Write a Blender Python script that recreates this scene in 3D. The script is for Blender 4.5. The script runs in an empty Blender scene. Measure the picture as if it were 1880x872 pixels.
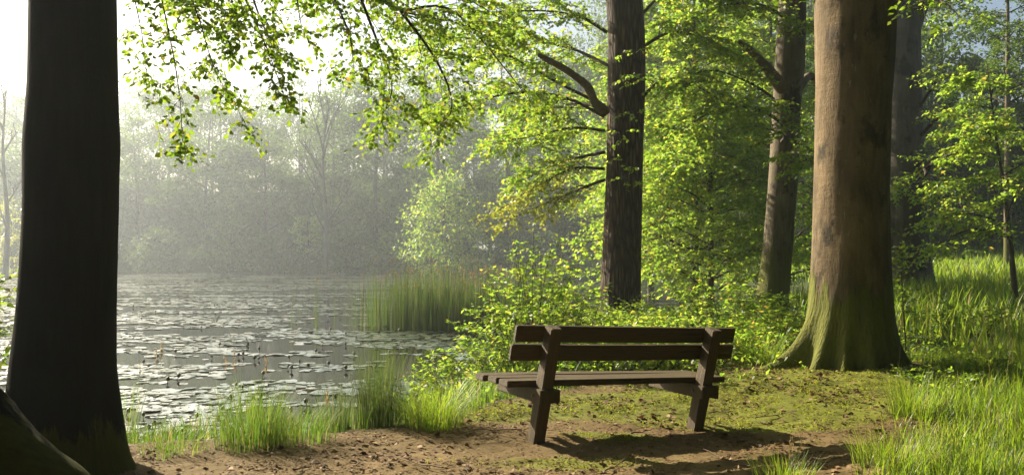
import bpy, math
import numpy as np
from math import radians as R

# ------------------------------------------------------------------ camera, sky, sun, exposure
S = bpy.context.scene
COL = S.collection
CAMZ, HOR, F = 1.46, 455.0, 1600.0          # eye height (m), horizon row and focal length in photo pixels
cd = bpy.data.cameras.new('camera'); cam = bpy.data.objects.new('camera', cd); COL.objects.link(cam)
cam.location = (0, 0, CAMZ); cam.rotation_euler = (R(90), 0, 0)
cd.sensor_width = 36; cd.lens = F / 1880 * 36; cd.shift_y = (HOR - 436) / 1880
cd.clip_start = 0.05; cd.clip_end = 3000
S.camera = cam

SUN_AZ, SUN_EL = 47.0, 29.0                 # degrees left of the view axis, height above the horizon
w = bpy.data.worlds.new('World'); S.world = w; w.use_nodes = True
nt = w.node_tree; bgn = nt.nodes['Background']
sky = nt.nodes.new('ShaderNodeTexSky'); sky.sky_type = 'NISHITA'; sky.sun_disc = False
sky.sun_elevation = R(SUN_EL); sky.sun_rotation = R(-SUN_AZ); sky.air_density = 1.0; sky.dust_density = 3.5
nt.links.new(sky.outputs[0], bgn.inputs[0]); bgn.inputs[1].default_value = 0.05
sl = bpy.data.lights.new('sun', 'SUN'); sl.energy = 5.0; sl.angle = R(0.5); sl.color = (1.0, 0.88, 0.68)
sun = bpy.data.objects.new('sun', sl); COL.objects.link(sun)
sun.rotation_euler = (R(90 - SUN_EL), 0, R(SUN_AZ + 180)); sun.location = (-40, 30, 25)
S.view_settings.view_transform = 'Standard'; S.view_settings.look = 'None'
S.view_settings.exposure = 1.6; S.view_settings.gamma = 1.0
S.cycles.use_denoising = True
S.cycles.max_bounces = 8; S.cycles.transmission_bounces = 6; S.cycles.diffuse_bounces = 4
S.cycles.volume_bounces = 1

# ------------------------------------------------------------------ small maths
rng = np.random.default_rng(7)
def P(px, py, d): return np.array([(px - 940) / F * d, d, CAMZ - (py - HOR) / F * d])
def G(px, py, z=0.0):
    d = (CAMZ - z) * F / (py - HOR); return np.array([(px - 940) / F * d, d])
def unit(v): v = np.asarray(v, float); return v / (np.linalg.norm(v, axis=-1, keepdims=True) + 1e-9)
def sstep(a, b, x): t = np.clip((x - a) / (b - a), 0, 1); return t * t * (3 - 2 * t)
def hash2(i, j, s):
    h = np.sin(i * 127.1 + j * 311.7 + s * 74.7) * 43758.5453; return h - np.floor(h)
def vnoise(x, y, s=0):
    x = np.asarray(x, float); y = np.asarray(y, float)
    i = np.floor(x); j = np.floor(y); u = x - i; v = y - j; u = u*u*(3-2*u); v = v*v*(3-2*v)
    return (hash2(i, j, s)*(1-u) + hash2(i+1, j, s)*u)*(1-v) + (hash2(i, j+1, s)*(1-u) + hash2(i+1, j+1, s)*u)*v
def fbm(x, y, s=0, o=4):
    r = 0; a = 0.5; f = 1.0
    for k in range(o): r = r + a * vnoise(x*f, y*f, s + k); a *= .5; f *= 2.03
    return r

LAKE = np.array([(-70, 6.2), (-9, 7.6), (-4, 8.4), (-2.1, 9.1), (-1.0, 10.4), (-.35, 13), (0, 17), (.9, 21), (4, 23.5), (8, 25.5),
                 (14, 29), (17, 36), (15.5, 46), (10, 54), (3, 60), (-6, 66), (-20, 73), (-45, 78), (-75, 74), (-100, 50), (-105, 8)], float)
def lake_sd(x, y):                          # signed distance to the shoreline, negative on water
    x = np.asarray(x, float); y = np.asarray(y, float)
    d = np.full(x.shape, 1e9); ins = np.zeros(x.shape, bool)
    for a, b in zip(LAKE, np.roll(LAKE, -1, 0)):
        e = b - a; t = np.clip(((x - a[0])*e[0] + (y - a[1])*e[1]) / (e @ e), 0, 1)
        d = np.minimum(d, np.hypot(x - a[0] - t*e[0], y - a[1] - t*e[1]))
        c = (a[1] > y) != (b[1] > y)
        ins ^= c & (x < (b[0]-a[0]) * (y - a[1]) / (b[1]-a[1] + 1e-12) + a[0])
    return np.where(ins, -d, d)
WZ = -0.6
def gz(x, y):
    x = np.asarray(x, float); y = np.asarray(y, float); d = lake_sd(x, y)
    d = d + (fbm(x*.8, y*.8, 3, 3) - .45) * .7
    z = np.where(d < 0, WZ - np.minimum(-d*.35, .9), WZ + .6 * sstep(-.2, 2.3, d))
    z = z + .25 * sstep(7, 18, x) * sstep(8, 22, y) * (d > 0)
    z = z + sstep(2, 20, d) * sstep(30, 60, y) * 1.2
    z = z - .07 * np.exp(-((x-1.9)/1.1)**2 - ((y-7.3)/1.1)**2)
    z = z + .16 * np.exp(-((x-3.9)/1.5)**2 - ((y-9.9)/1.2)**2)
    z = z + (fbm(x*.5, y*.5, 9, 3) - .45) * .10 * (d > 0)
    return z
def gz1(x, y): return float(gz(np.array([x]), np.array([y]))[0])

# ------------------------------------------------------------------ materials
class N:                                    # tiny node helper
    def __init__(s, name):
        s.m = bpy.data.materials.new(name); s.m.use_nodes = True; s.t = s.m.node_tree
        s.t.nodes.clear(); s.out = s.n('OutputMaterial')
    def n(s, k, **kw):
        x = s.t.nodes.new('ShaderNode' + k)
        for a, b in kw.items(): setattr(x, a, b)
        return x
    def l(s, a, b): s.t.links.new(a, b)
    def ramp(s, fac, stops):
        r = s.n('ValToRGB'); e = r.color_ramp.elements
        while len(e) < len(stops): e.new(.5)
        for q, (p, c) in zip(e, stops): q.position = p; q.color = (*c, 1)
        s.l(fac, r.inputs[0]); return r.outputs[0]
    def noise(s, scale, detail=4, vec=None, rough=.55):
        x = s.n('TexNoise'); x.inputs['Scale'].default_value = scale; x.inputs['Detail'].default_value = detail
        x.inputs['Roughness'].default_value = rough
        if vec is not None: s.l(vec, x.inputs['Vector'])
        return x.outputs['Fac']
    def coord(s, scale=(1, 1, 1)):
        c = s.n('TexCoord'); m = s.n('Mapping'); m.inputs['Scale'].default_value = scale
        s.l(c.outputs['Object'], m.inputs[0]); return m.outputs[0]
    def mix(s, f, a, b):
        x = s.n('MixRGB')
        for i, v in ((0, f), (1, a), (2, b)):
            if hasattr(v, 'is_linked'): s.l(v, x.inputs[i])
            elif i == 0: x.inputs[0].default_value = v
            else: x.inputs[i].default_value = (*v, 1)
        return x.outputs[0]
    def math(s, op, a, b=0.0, clamp=False):
        x = s.n('Math', operation=op, use_clamp=clamp)
        for i, v in ((0, a), (1, b)):
            if hasattr(v, 'is_linked'): s.l(v, x.inputs[i])
            else: x.inputs[i].default_value = v
        return x.outputs[0]
    def principled(s, col, rough=.7, spec=.3, bump=None, bstr=.5, bdist=.02):
        p = s.n('BsdfPrincipled')
        if hasattr(col, 'is_linked'): s.l(col, p.inputs['Base Color'])
        else: p.inputs['Base Color'].default_value = (*col, 1)
        if hasattr(rough, 'is_linked'): s.l(rough, p.inputs['Roughness'])
        else: p.inputs['Roughness'].default_value = rough
        p.inputs['Specular IOR Level'].default_value = spec
        if bump is not None:
            b = s.n('Bump'); b.inputs['Strength'].default_value = bstr; b.inputs['Distance'].default_value = bdist
            s.l(bump, b.inputs['Height']); s.l(b.outputs[0], p.inputs['Normal'])
        return p.outputs[0]
    def done(s, sh): s.l(sh, s.out.inputs[0]); return s.m

def leaf_mat(name, stops, tstops, trans=.5, rough=.45, spec=.35):
    a = N(name); g = a.n('NewGeometry'); r = g.outputs['Random Per Island']
    p = a.principled(a.ramp(r, stops), rough, spec)
    t = a.n('BsdfTranslucent'); a.l(a.ramp(r, tstops), t.inputs[0])
    m = a.n('MixShader'); m.inputs[0].default_value = trans
    a.l(p, m.inputs[1]); a.l(t.outputs[0], m.inputs[2])
    return a.done(m.outputs[0])
M = {}
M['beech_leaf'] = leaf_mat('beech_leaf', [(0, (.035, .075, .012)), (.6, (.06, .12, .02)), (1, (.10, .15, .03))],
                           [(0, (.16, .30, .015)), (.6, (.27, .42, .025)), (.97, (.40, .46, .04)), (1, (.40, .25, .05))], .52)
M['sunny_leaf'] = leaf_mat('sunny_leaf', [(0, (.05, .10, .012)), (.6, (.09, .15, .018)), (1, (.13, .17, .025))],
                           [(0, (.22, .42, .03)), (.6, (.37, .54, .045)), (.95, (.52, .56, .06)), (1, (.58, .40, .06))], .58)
M['far_leaf'] = leaf_mat('far_leaf', [(0, (.018, .05, .014)), (.6, (.038, .085, .02)), (1, (.08, .13, .03))],
                         [(0, (.10, .20, .02)), (1, (.24, .34, .04))], .42, .6, .2)
M['gold_leaf'] = leaf_mat('gold_leaf', [(0, (.09, .13, .02)), (1, (.15, .15, .03))],
                          [(0, (.34, .46, .04)), (1, (.52, .48, .06))], .5)
M['grass'] = leaf_mat('grass_blade', [(0, (.05, .10, .014)), (.7, (.09, .15, .022)), (.93, (.15, .17, .04)), (1, (.30, .23, .10))],
                      [(0, (.20, .36, .02)), (.7, (.34, .48, .03)), (.93, (.45, .48, .06)), (1, (.5, .4, .16))], .5, .4, .3)
M['bank_blade'] = leaf_mat('bank_blade', [(0, (.03, .07, .014)), (.75, (.06, .11, .02)), (.9, (.13, .13, .04)), (1, (.26, .20, .09))],
                      [(0, (.10, .22, .02)), (.75, (.19, .32, .03)), (.92, (.32, .32, .06)), (1, (.4, .32, .14))], .45, .45, .25)
M['reed'] = leaf_mat('reed_stem', [(0, (.035, .06, .016)), (.8, (.06, .095, .028)), (1, (.16, .15, .06))],
                     [(0, (.08, .15, .02)), (.8, (.14, .21, .04)), (1, (.26, .24, .1))], .35, .5, .3)
M['seed'] = leaf_mat('seed_head', [(0, (.14, .11, .05)), (1, (.25, .20, .10))], [(0, (.25, .16, .07)), (1, (.4, .28, .13))], .35, .7, .1)
M['moss_tuft'] = leaf_mat('moss_tuft', [(0, (.06, .09, .01)), (1, (.14, .16, .02))], [(0, (.25, .32, .02)), (1, (.42, .42, .04))], .4, .7, .1)
M['litter'] = leaf_mat('leaf_litter', [(0, (.05, .026, .014)), (.4, (.14, .075, .035)), (.9, (.26, .165, .08)), (1, (.30, .22, .12))],
                       [(0, (.05, .02, .01)), (1, (.15, .08, .03))], .15, .7, .2)

def bark(name, c0, c1, kind='smooth', moss=0.0, moss_h=1.0, base_z=0.0):
    a = N(name)
    if kind == 'rough':
        v = a.coord((1, 1, .16)); wv = a.n('TexVoronoi', feature='DISTANCE_TO_EDGE'); wv.inputs['Scale'].default_value = 17
        nz = a.n('TexNoise'); nz.inputs['Scale'].default_value = 3; a.l(v, nz.inputs['Vector'])
        mx = a.n('MixRGB'); mx.inputs[0].default_value = .12; a.l(v, mx.inputs[1]); a.l(nz.outputs['Color'], mx.inputs[2])
        a.l(mx.outputs[0], wv.inputs['Vector'])
        h = a.math('MULTIPLY', wv.outputs['Distance'], 2.2, True)
        h2 = a.math('ADD', h, a.math('MULTIPLY', a.noise(60, 4, a.coord((1, 1, .5))), .35))
        col = a.mix(h, c0, c1); bs, bd = 1.0, .03
    else:
        v = a.coord((.35, .35, 1.6)); n1 = a.noise(9, 5, v); n2 = a.noise(3.0, 4, a.coord((1, 1, .45)))
        h2 = a.math('ADD', a.math('MULTIPLY', n1, .6), a.math('ADD', a.math('MULTIPLY', a.noise(45, 5, a.coord((1, 1, .6)), .65), .5), a.math('MULTIPLY', a.noise(150, 4, None, .7), .35)))
        col = a.mix(a.ramp(a.math('ADD', a.math('MULTIPLY', n2, .6), a.math('MULTIPLY', a.noise(28, 6, None, .7), .4)), [(.34, (0, 0, 0)), (.64, (1, 1, 1))]), c0, c1)
        bs, bd = (.8, .02) if c0[0] > .03 else (.45, .012)
        sp = a.ramp(a.noise(1.9, 6, a.coord((1.2, 1.2, .7)), .65), [(.55, (0, 0, 0)), (.63, (1, 1, 1))])
        col = a.mix(a.math('MULTIPLY', sp, .75), col, (.012, .011, .009))      # dark algae and water streaks
        if c0[0] > .03:
            sc = a.ramp(a.noise(7, 6, a.coord((.7, .7, 3.2)), .7), [(.62, (0, 0, 0)), (.68, (1, 1, 1))]); col = a.mix(a.math('MULTIPLY', sc, .6), col, (.03, .024, .015))
            fl = a.ramp(a.noise(60, 3), [(.66, (0, 0, 0)), (.72, (1, 1, 1))]); col = a.mix(a.math('MULTIPLY', fl, .5), col, (.30, .27, .18))
        lic = a.ramp(a.noise(6, 5), [(.6, (0, 0, 0)), (.72, (1, 1, 1))])
        col = a.mix(a.math('MULTIPLY', lic, .35 if c0[0] > .03 else .04), col, (.13, .14, .07))
    if moss > 0:
        tc = a.n('TexCoord'); sx = a.n('SeparateXYZ'); a.l(tc.outputs['Object'], sx.inputs[0])
        mr = a.n('MapRange'); a.l(sx.outputs[2], mr.inputs[0])
        mr.inputs[1].default_value = base_z; mr.inputs[2].default_value = base_z + moss_h; mr.inputs[3].default_value = 1; mr.inputs[4].default_value = 0
        k = a.math('ADD', a.math('MULTIPLY', mr.outputs[0], .42), a.math('ADD', a.math('MULTIPLY', a.noise(3.5, 4), .45), a.math('MULTIPLY', a.noise(19, 7, None, .7), .40)))
        mk = a.ramp(k, [(.55, (0, 0, 0)), (.61, (1, 1, 1))])
        mcol = a.mix(a.noise(24, 4), (.05, .07, .01), (.17, .17, .025))
        col = a.mix(a.math('MULTIPLY', mk, moss), col, mcol)
        h2 = a.math('ADD', h2, a.math('MULTIPLY', mk, a.math('ADD', .9, a.math('MULTIPLY', a.noise(70, 4), 1.6))))
    return a.done(a.principled(col, .85, .04 if c0[0] < .015 else .2, h2, bs, bd))
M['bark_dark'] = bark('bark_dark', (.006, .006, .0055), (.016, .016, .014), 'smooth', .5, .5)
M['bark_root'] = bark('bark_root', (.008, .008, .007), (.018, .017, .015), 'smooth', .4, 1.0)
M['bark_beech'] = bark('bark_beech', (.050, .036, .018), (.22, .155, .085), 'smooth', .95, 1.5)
M['bark_oak'] = bark('bark_oak', (.018, .011, .007), (.125, .080, .048), 'rough', .3, .6)
M['bark_grey'] = bark('bark_grey', (.05, .04, .025), (.20, .16, .105), 'smooth', .8, 2.2)
M['bark_far'] = bark('bark_far', (.05, .042, .034), (.12, .10, .08))
M['twig'] = N('twig'); M['twig'] = M['twig'].done(M['twig'].principled((.05, .035, .024), .8, .2))
a = N('dead_wood'); M['dead'] = a.done(a.principled(a.mix(a.noise(14, 5, a.coord((1, 1, 1))), (.06, .042, .03), (.24, .17, .11)), .85, .2, a.noise(50), .5, .01))

a = N('bench_wood')
n1 = a.noise(5, 8, a.coord((1, 18, 18)), .65); n2 = a.noise(2.2, 3)
col = a.mix(n1, (.020, .0135, .0055), (.130, .087, .038)); col = a.mix(a.ramp(n2, [(.45, (0, 0, 0)), (.7, (.6, .6, .6))]), col, (.046, .044, .026))
col = a.mix(a.ramp(a.noise(40, 4, a.coord((.06, 1, 1))), [(.60, (0, 0, 0)), (.66, (1, 1, 1))]), col, (.012, .008, .005))      # drying cracks along the grain
M['bench'] = a.done(a.principled(col, .66, .35, n1, .9, .010))
a = N('bench_post_wood')
n1 = a.noise(5, 8, a.coord((18, 18, 1)), .65); n2 = a.noise(3, 3)
col = a.mix(n1, (.024, .016, .0065), (.155, .103, .045)); col = a.mix(a.math('MULTIPLY', n2, .45), col, (.05, .046, .03))
M['post'] = a.done(a.principled(col, .66, .35, n1, .9, .010))
a = N('bolt_steel'); M['bolt'] = a.done(a.principled((.12, .11, .1), .5, .5))

a = N('ground')
at = a.n('Attribute', attribute_name='cover'); sp = a.n('SeparateColor'); a.l(at.outputs['Color'], sp.inputs[0])
f1 = a.noise(38, 8, None, .7); f2 = a.noise(5, 5); f3 = a.noise(150, 3)
soil = a.mix(a.ramp(f1, [(.34, (0, 0, 0)), (.66, (1, 1, 1))]), (.028, .017, .007), (.125, .082, .034))
soil = a.mix(a.ramp(f2, [(.36, (0, 0, 0)), (.58, (1, 1, 1))]), soil, a.mix(f3, (.075, .050, .021), (.235, .170, .075)))
mosc = a.mix(f1, (.055, .075, .010), (.20, .20, .03)); grc = a.mix(f1, (.02, .035, .008), (.07, .09, .02))
mk = a.math('ADD', sp.outputs[0], a.math('MULTIPLY', a.math('SUBTRACT', a.noise(13, 8, None, .72), .5), 2.4))
mk = a.ramp(mk, [(.42, (0, 0, 0)), (.60, (1, 1, 1))])
c = a.mix(mk, soil, mosc); c = a.mix(sp.outputs[1], c, grc)
hh = a.math('ADD', a.math('MULTIPLY', f1, 1.0), a.math('MULTIPLY', f3, .5))
M['ground'] = a.done(a.principled(c, .92, .12, hh, 1.0, .05))
a = N('water')
p = a.n('BsdfPrincipled'); p.inputs['Base Color'].default_value = (.020, .020, .014, 1); p.inputs['Roughness'].default_value = .06
p.inputs['IOR'].default_value = 1.333
b = a.n('Bump'); b.inputs['Strength'].default_value = .10; b.inputs['Distance'].default_value = .02
a.l(a.noise(2.5, 3, a.coord((1, 1.6, 1))), b.inputs['Height']); a.l(b.outputs[0], p.inputs['Normal']); M['water'] = a.done(p.outputs[0])
a = N('lily_pad'); g = a.n('NewGeometry'); oi = a.n('ObjectInfo')
rr = a.math('FRACT', a.math('ADD', g.outputs['Random Per Island'], oi.outputs['Random']))
pb = (a.principled(a.ramp(rr, [(0, (.03, .065, .02)), (.85, (.06, .10, .03)), (.97, (.2, .19, .05)), (1, (.22, .09, .04))]), .34, 1.0, a.noise(14, 2), .25, .01))
pb.node.inputs['Coat Weight'].default_value = 1.0; pb.node.inputs['Coat Roughness'].default_value = .22; pb.node.inputs['Coat IOR'].default_value = 1.7; M['pad'] = a.done(pb)
a = N('lily_bud'); M['bud'] = a.done(a.principled((.06, .055, .03), .5, .4))

# ------------------------------------------------------------------ mesh helpers
def link(o, parent=None):
    COL.objects.link(o)
    if parent is not None: o.parent = parent
    return o
def mesh_obj(name, V, loops, tot, mat, parent=None, smooth=True):
    me = bpy.data.meshes.new(name); V = np.asarray(V, np.float32); loops = np.asarray(loops, np.int32); tot = np.asarray(tot, np.int32)
    if parent is not None: V = V - np.array(parent.location, np.float32)
    me.vertices.add(len(V)); me.vertices.foreach_set('co', V.ravel())
    me.loops.add(len(loops)); me.loops.foreach_set('vertex_index', loops)
    me.polygons.add(len(tot)); me.polygons.foreach_set('loop_start', np.concatenate([[0], np.cumsum(tot)[:-1]]).astype(np.int32))
    me.polygons.foreach_set('loop_total', tot)
    me.polygons.foreach_set('use_smooth', np.full(len(tot), smooth))
    me.update(calc_edges=True); me.validate(); me.materials.append(mat)
    return link(bpy.data.objects.new(name, me), parent)
def tag(o, label=None, cat=None, group=None, kind=None):
    for k, v in (('label', label), ('category', cat), ('group', group), ('kind', kind)):
        if v: o[k] = v
    return o
def empty(name, loc, label, cat, group=None):
    o = link(bpy.data.objects.new(name, None)); o.location = [float(v) for v in loc]; return tag(o, label, cat, group)

class Tubes:
    def __init__(s): s.V = []; s.L = []; s.T = []; s.n = 0
    def raw(s, V, F4):
        s.V.append(V); s.L.append((F4 + s.n).ravel()); s.T.append(np.full(len(F4), 4)); s.n += len(V)
    def tube(s, pts, rad, seg=6, dis=None):
        pts = np.asarray(pts, float); n = len(pts); rad = np.broadcast_to(np.asarray(rad, float), (n,))
        t = unit(np.gradient(pts, axis=0)); ref = np.array([1., 0, 0]) if abs(t[0, 0]) < .8 else np.array([0, 1., 0])
        u = unit(ref - t * (t @ ref)[:, None]); v = np.cross(t, u)
        th = np.arange(seg) / seg * 2 * np.pi
        r = rad[:, None] * np.ones(seg) if dis is None else rad[:, None] * dis(th[None, :], pts)
        V = pts[:, None] + r[..., None] * (np.cos(th)[None, :, None] * u[:, None] + np.sin(th)[None, :, None] * v[:, None])
        i = np.arange(n - 1)[:, None] * seg; j = np.arange(seg)[None]; k = (j + 1) % seg
        Fq = np.stack([i + j, i + k, i + seg + k, i + seg + j], -1).reshape(-1, 4)
        s.raw(V.reshape(-1, 3), Fq)
    def build(s, name, mat, parent=None):
        return mesh_obj(name, np.concatenate(s.V), np.concatenate(s.L), np.concatenate(s.T), mat, parent)

LEAF_NEAR = (np.array([(0, 0, 0), (0, .5, -.03), (0, 1, -.12), (.28, .22, .05), (.31, .60, .03), (-.28, .22, .05), (-.31, .60, .03)]),
             [(0, 3, 4, 1), (1, 4, 2), (0, 1, 6, 5), (1, 2, 6)])
LEAF_MID = (np.array([(0, 0, 0), (.30, .45, .05), (0, 1, -.08), (-.30, .45, .05)]), [(0, 1, 2, 3)])
LEAF_NETTLE = (np.array([(0, 0, 0), (.25, .3, .04), (0, 1, -.16), (-.25, .3, .04)]), [(0, 1, 2, 3)])
class Leaves:
    def __init__(s): s.p = []; s.d = []; s.nn = []; s.s = []
    def add(s, p, d, n, sz): s.p.append(p); s.d.append(d); s.nn.append(n); s.s.append(sz)
    def build(s, name, mat, parent, tm=LEAF_MID, keep=None):
        p = np.concatenate(s.p); d = unit(np.concatenate(s.d)); n = np.concatenate(s.nn); z = np.concatenate(s.s)
        if keep is not None: k = keep(p); p, d, n, z = p[k], d[k], n[k], z[k]
        x = unit(np.cross(d, n)); n = np.cross(x, d); tv, tf = tm
        V = p[:, None] + z[:, None, None] * (tv[None, :, :1]*x[:, None] + tv[None, :, 1:2]*d[:, None] + tv[None, :, 2:]*n[:, None])
        fl = np.concatenate([np.array(f) for f in tf]); tt = np.array([len(f) for f in tf])
        L = (np.arange(len(p))[:, None] * len(tv) + fl[None]).ravel()
        return mesh_obj(name, V.reshape(-1, 3), L, np.tile(tt, len(p)), mat, parent)
def curve(pts, n):
    pts = np.asarray(pts, float); q = np.concatenate([[2*pts[0]-pts[1]], pts, [2*pts[-1]-pts[-2]]]); m = len(pts) - 1
    out = []
    for t in np.linspace(0, m - 1e-6, n):
        i = int(t); f = t - i; a, b, c, d = q[i:i+4]
        out.append(.5*((2*b) + (c-a)*f + (2*a-5*b+4*c-d)*f*f + (3*b-a-3*c+d)*f**3))
    return np.array(out)
UP = np.array([0, 0, 1.])
def leaf_run(L, tw, sp, size, flat, r):
    seg = np.linalg.norm(np.diff(tw, axis=0), axis=1).sum(); k = max(3, int(seg / sp))
    t = np.linspace(.12, 1, k) * (len(tw) - 1); i = np.minimum(t.astype(int), len(tw) - 2); f = (t - i)[:, None]
    p = tw[i]*(1-f) + tw[i+1]*f; tg = unit(tw[i+1] - tw[i]); sd = unit(np.cross(tg, UP))
    sg = np.where(np.arange(k) % 2 == 0, 1., -1.)[:, None]
    d = tg*.6 + sd*sg*r.uniform(.6, 1.1, (k, 1)) + r.normal(0, .22, (k, 3)) - UP*r.uniform(0, .45, (k, 1))
    n = UP*flat + r.normal(0, .45, (k, 3))
    L.add(p, d, n, size * r.uniform(.65, 1.2, k))
def grow(W, L, path, r0, r1, c1, l1, c2, l2, size, sp=None, flat=1.0, droop=.25, t0=.15, r=rng, seg=6, lift=0.1):
    path = np.asarray(path, float); n = len(path)
    W.tube(path, np.linspace(r0, r1, n), seg)
    sp = sp or size * .62
    def side(base, tg, ln, s, rad, m, dr):
        sd = unit(np.cross(tg, UP) + r.normal(0, .12, 3))
        d = unit(tg*r.uniform(.35, .9) + sd*s*r.uniform(.5, 1.1) + UP*r.normal(lift, .25))
        q = np.linspace(0, 1, m)[:, None]
        pts = base + d*q*ln + (r.normal(0, .06, (m, 3))*q)*ln - UP*dr*ln*q**2
        W.tube(pts, np.linspace(rad, rad*.3, m), 3); return pts
    for i in range(c1):
        t = t0 + (1 - t0) * (i + r.random()) / c1; x = t*(n-1); j = min(int(x), n-2); b = path[j] + (path[j+1]-path[j])*(x-j)
        tg = unit(path[j+1]-path[j]); ln = l1 * (1.15 - .6*t) * r.uniform(.6, 1.25)
        rad = max(.0022, (r0 + (r1-r0)*t) * .38)
        tw = side(b, tg, ln, 1 if i % 2 else -1, rad, 7, droop*r.uniform(.4, 1.4))
        leaf_run(L, tw[3:], sp, size, flat, r)
        for k in range(c2):
            u = .2 + .8*(k + r.random())/c2; y = u*6; jj = min(int(y), 5); bb = tw[jj] + (tw[jj+1]-tw[jj])*(y-jj)
            t2 = side(bb, unit(tw[jj+1]-tw[jj]), l2*(1.1-.5*u)*r.uniform(.5, 1.3), 1 if k % 2 else -1, max(.0013, rad*.4), 4, droop*r.uniform(.3, 1.5))
            leaf_run(L, t2, sp, size, flat, r)

def trunk_tube(W, ctr, rad, seg=40, roots=(), hf=.35, rough=.03, step=.07, seed=0, bumps=()):
    c = np.asarray(ctr, float); ln = np.concatenate([[0], np.cumsum(np.linalg.norm(np.diff(c, axis=0), axis=1))])
    n = max(8, int(ln[-1]/step)); t = np.linspace(0, ln[-1], n)
    def soft(v):
        f = np.interp(t, ln, v); kk = max(1, int(.22/(t[1]-t[0]))); g = np.exp(-np.linspace(-1.6, 1.6, 2*kk+1)**2); g /= g.sum()
        e = np.concatenate([2*f[0]-f[kk:0:-1], f, 2*f[-1]-f[-2:-kk-2:-1]]); return np.convolve(e, g, 'valid')
    pts = np.stack([soft(c[:, k]) for k in range(3)], 1); rd = soft(rad); z0 = c[:, 2].min()
    def dis(th, p):
        h = (p[:, 2] - z0)[:, None]; o = np.ones((len(p), th.shape[1]))
        for (ang, amp, wd) in roots:
            dd = np.angle(np.exp(1j*(th - ang))); o = o + amp*np.exp(-(dd/wd)**2)*np.exp(-np.maximum(h-.12, 0)/hf)
        for (ang, hz, amp, wd, wz) in bumps:
            dd = np.angle(np.exp(1j*(th - ang))); o = o + amp*np.exp(-(dd/wd)**2 - ((p[:, 2][:, None]-hz)/wz)**2)
        ct, st = np.cos(th), np.sin(th); hz = p[:, 2][:, None]
        o = o + rough*2*(fbm(ct*1.7 + hz*.35 + seed*9.1, st*1.7 + hz*.9 + seed*3.3, seed, 4) - .47)
        return o
    W.tube(pts, rd, seg, dis)

exec_parts = []
# ------------------------------------------------------------------ ground, water, haze
def axis(lo, a, b, hi, fine, n):
    k = np.linspace(0, 1, n)[1:]
    return np.concatenate([(a - (a-lo)*k**3)[::-1], np.arange(a, b, fine), b + (hi-b)*k**3])
gx = axis(-430, -5.5, 9, 430, .045, 75); gy = axis(-60, 4.6, 14, 430, .045, 90)
X, Y = np.meshgrid(gx, gy); Z = gz(X, Y)
near = np.exp(-np.maximum(0, Y-9)/5) * (Z > WZ)
Z = Z + near * ((fbm(X*5, Y*5, 21, 4) - .47)*.035 + (fbm(X*14, Y*14, 22, 3) - .45)*.034)
def blob(px, py, sx, sy, a=1.0):
    c = G(px, py); return a*np.exp(-((X-c[0])/sx)**2 - ((Y-c[1])/sy)**2)
sdist = lake_sd(X, Y)
moss = blob(1120, 797, .42, .16, .9) + blob(880, 762, .6, .35, .8) + blob(1000, 745, .9, .5, .6) + blob(1180, 738, .9, .5, .55) + blob(1350, 725, 1.2, .9, .7) \
     + blob(1560, 712, 1.5, .9, .95) + blob(1450, 800, .8, .15, .35) + blob(1000, 840, .8, .3, .38) + blob(1300, 770, 1.2, .3, .3) + blob(700, 845, .5, .15, .25) + blob(1350, 745, 1.8, .6, .45) + blob(1150, 850, .6, .25, .35) + blob(1500, 770, .9, .4, .35)
moss = np.clip(moss, 0, 1.0)
green = sstep(2.3, 3.1, X - .5*(Y-5.6) + (fbm(X*1.3, Y*1.3, 31, 3)-.45)*1.3) * sstep(14, 9, Y) + sstep(9.0, 11.5, Y + (fbm(X, Y, 33, 3)-.45)*2) * (1 - .9*blob(1560, 700, 1.4, 1.2))
green = np.maximum(green, sstep(2.4, 1.3, sdist + (fbm(X*2, Y*2, 35, 3)-.45)*1.0))
green = np.clip(green, 0, 1)
Z = Z + near*moss*(fbm(X*4, Y*4, 41, 3)*.06)
ny, nx = X.shape; idx = np.arange(ny*nx).reshape(ny, nx)
Fq = np.stack([idx[:-1, :-1], idx[:-1, 1:], idx[1:, 1:], idx[1:, :-1]], -1).reshape(-1, 4)
go = mesh_obj('ground', np.stack([X, Y, Z], -1).reshape(-1, 3), Fq.ravel(), np.full(len(Fq), 4), M['ground'])
ca = go.data.color_attributes.new('cover', 'FLOAT_COLOR', 'POINT')
ca.data.foreach_set('color', np.stack([moss, green, np.zeros_like(X), np.ones_like(X)], -1).astype(np.float32).ravel())
tag(go, kind='structure')
def moss_at(x, y):
    ix = np.clip(np.searchsorted(gx, x), 0, nx-1); iy = np.clip(np.searchsorted(gy, y), 0, ny-1); return moss[iy, ix], green[iy, ix], Z[iy, ix]
wv = np.array([(-106, 5, WZ), (19, 5, WZ), (19, 80, WZ), (-106, 80, WZ)])
tag(mesh_obj('water', wv, [0, 1, 2, 3], [4], M['water']), kind='structure')

HAZE_D = 0.0008
hz = N('haze'); pv = hz.n('VolumePrincipled'); pv.inputs['Color'].default_value = (.85, .94, 1.0, 1)
pv.inputs['Density'].default_value = HAZE_D; pv.inputs['Anisotropy'].default_value = .55
hz.l(pv.outputs[0], hz.out.inputs['Volume'])
b0, b1 = np.array([-440, -70, -4.]), np.array([440, 440, 27.])
bv = np.array([[(b0, b1)[i][0], (b0, b1)[j][1], (b0, b1)[k][2]] for i in (0, 1) for j in (0, 1) for k in (0, 1)])
tag(mesh_obj('haze', bv, [0, 1, 3, 2, 4, 6, 7, 5, 0, 4, 5, 1, 2, 3, 7, 6, 0, 2, 6, 4, 1, 5, 7, 3], [4]*6, hz.m, None, False), kind='stuff')

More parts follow.
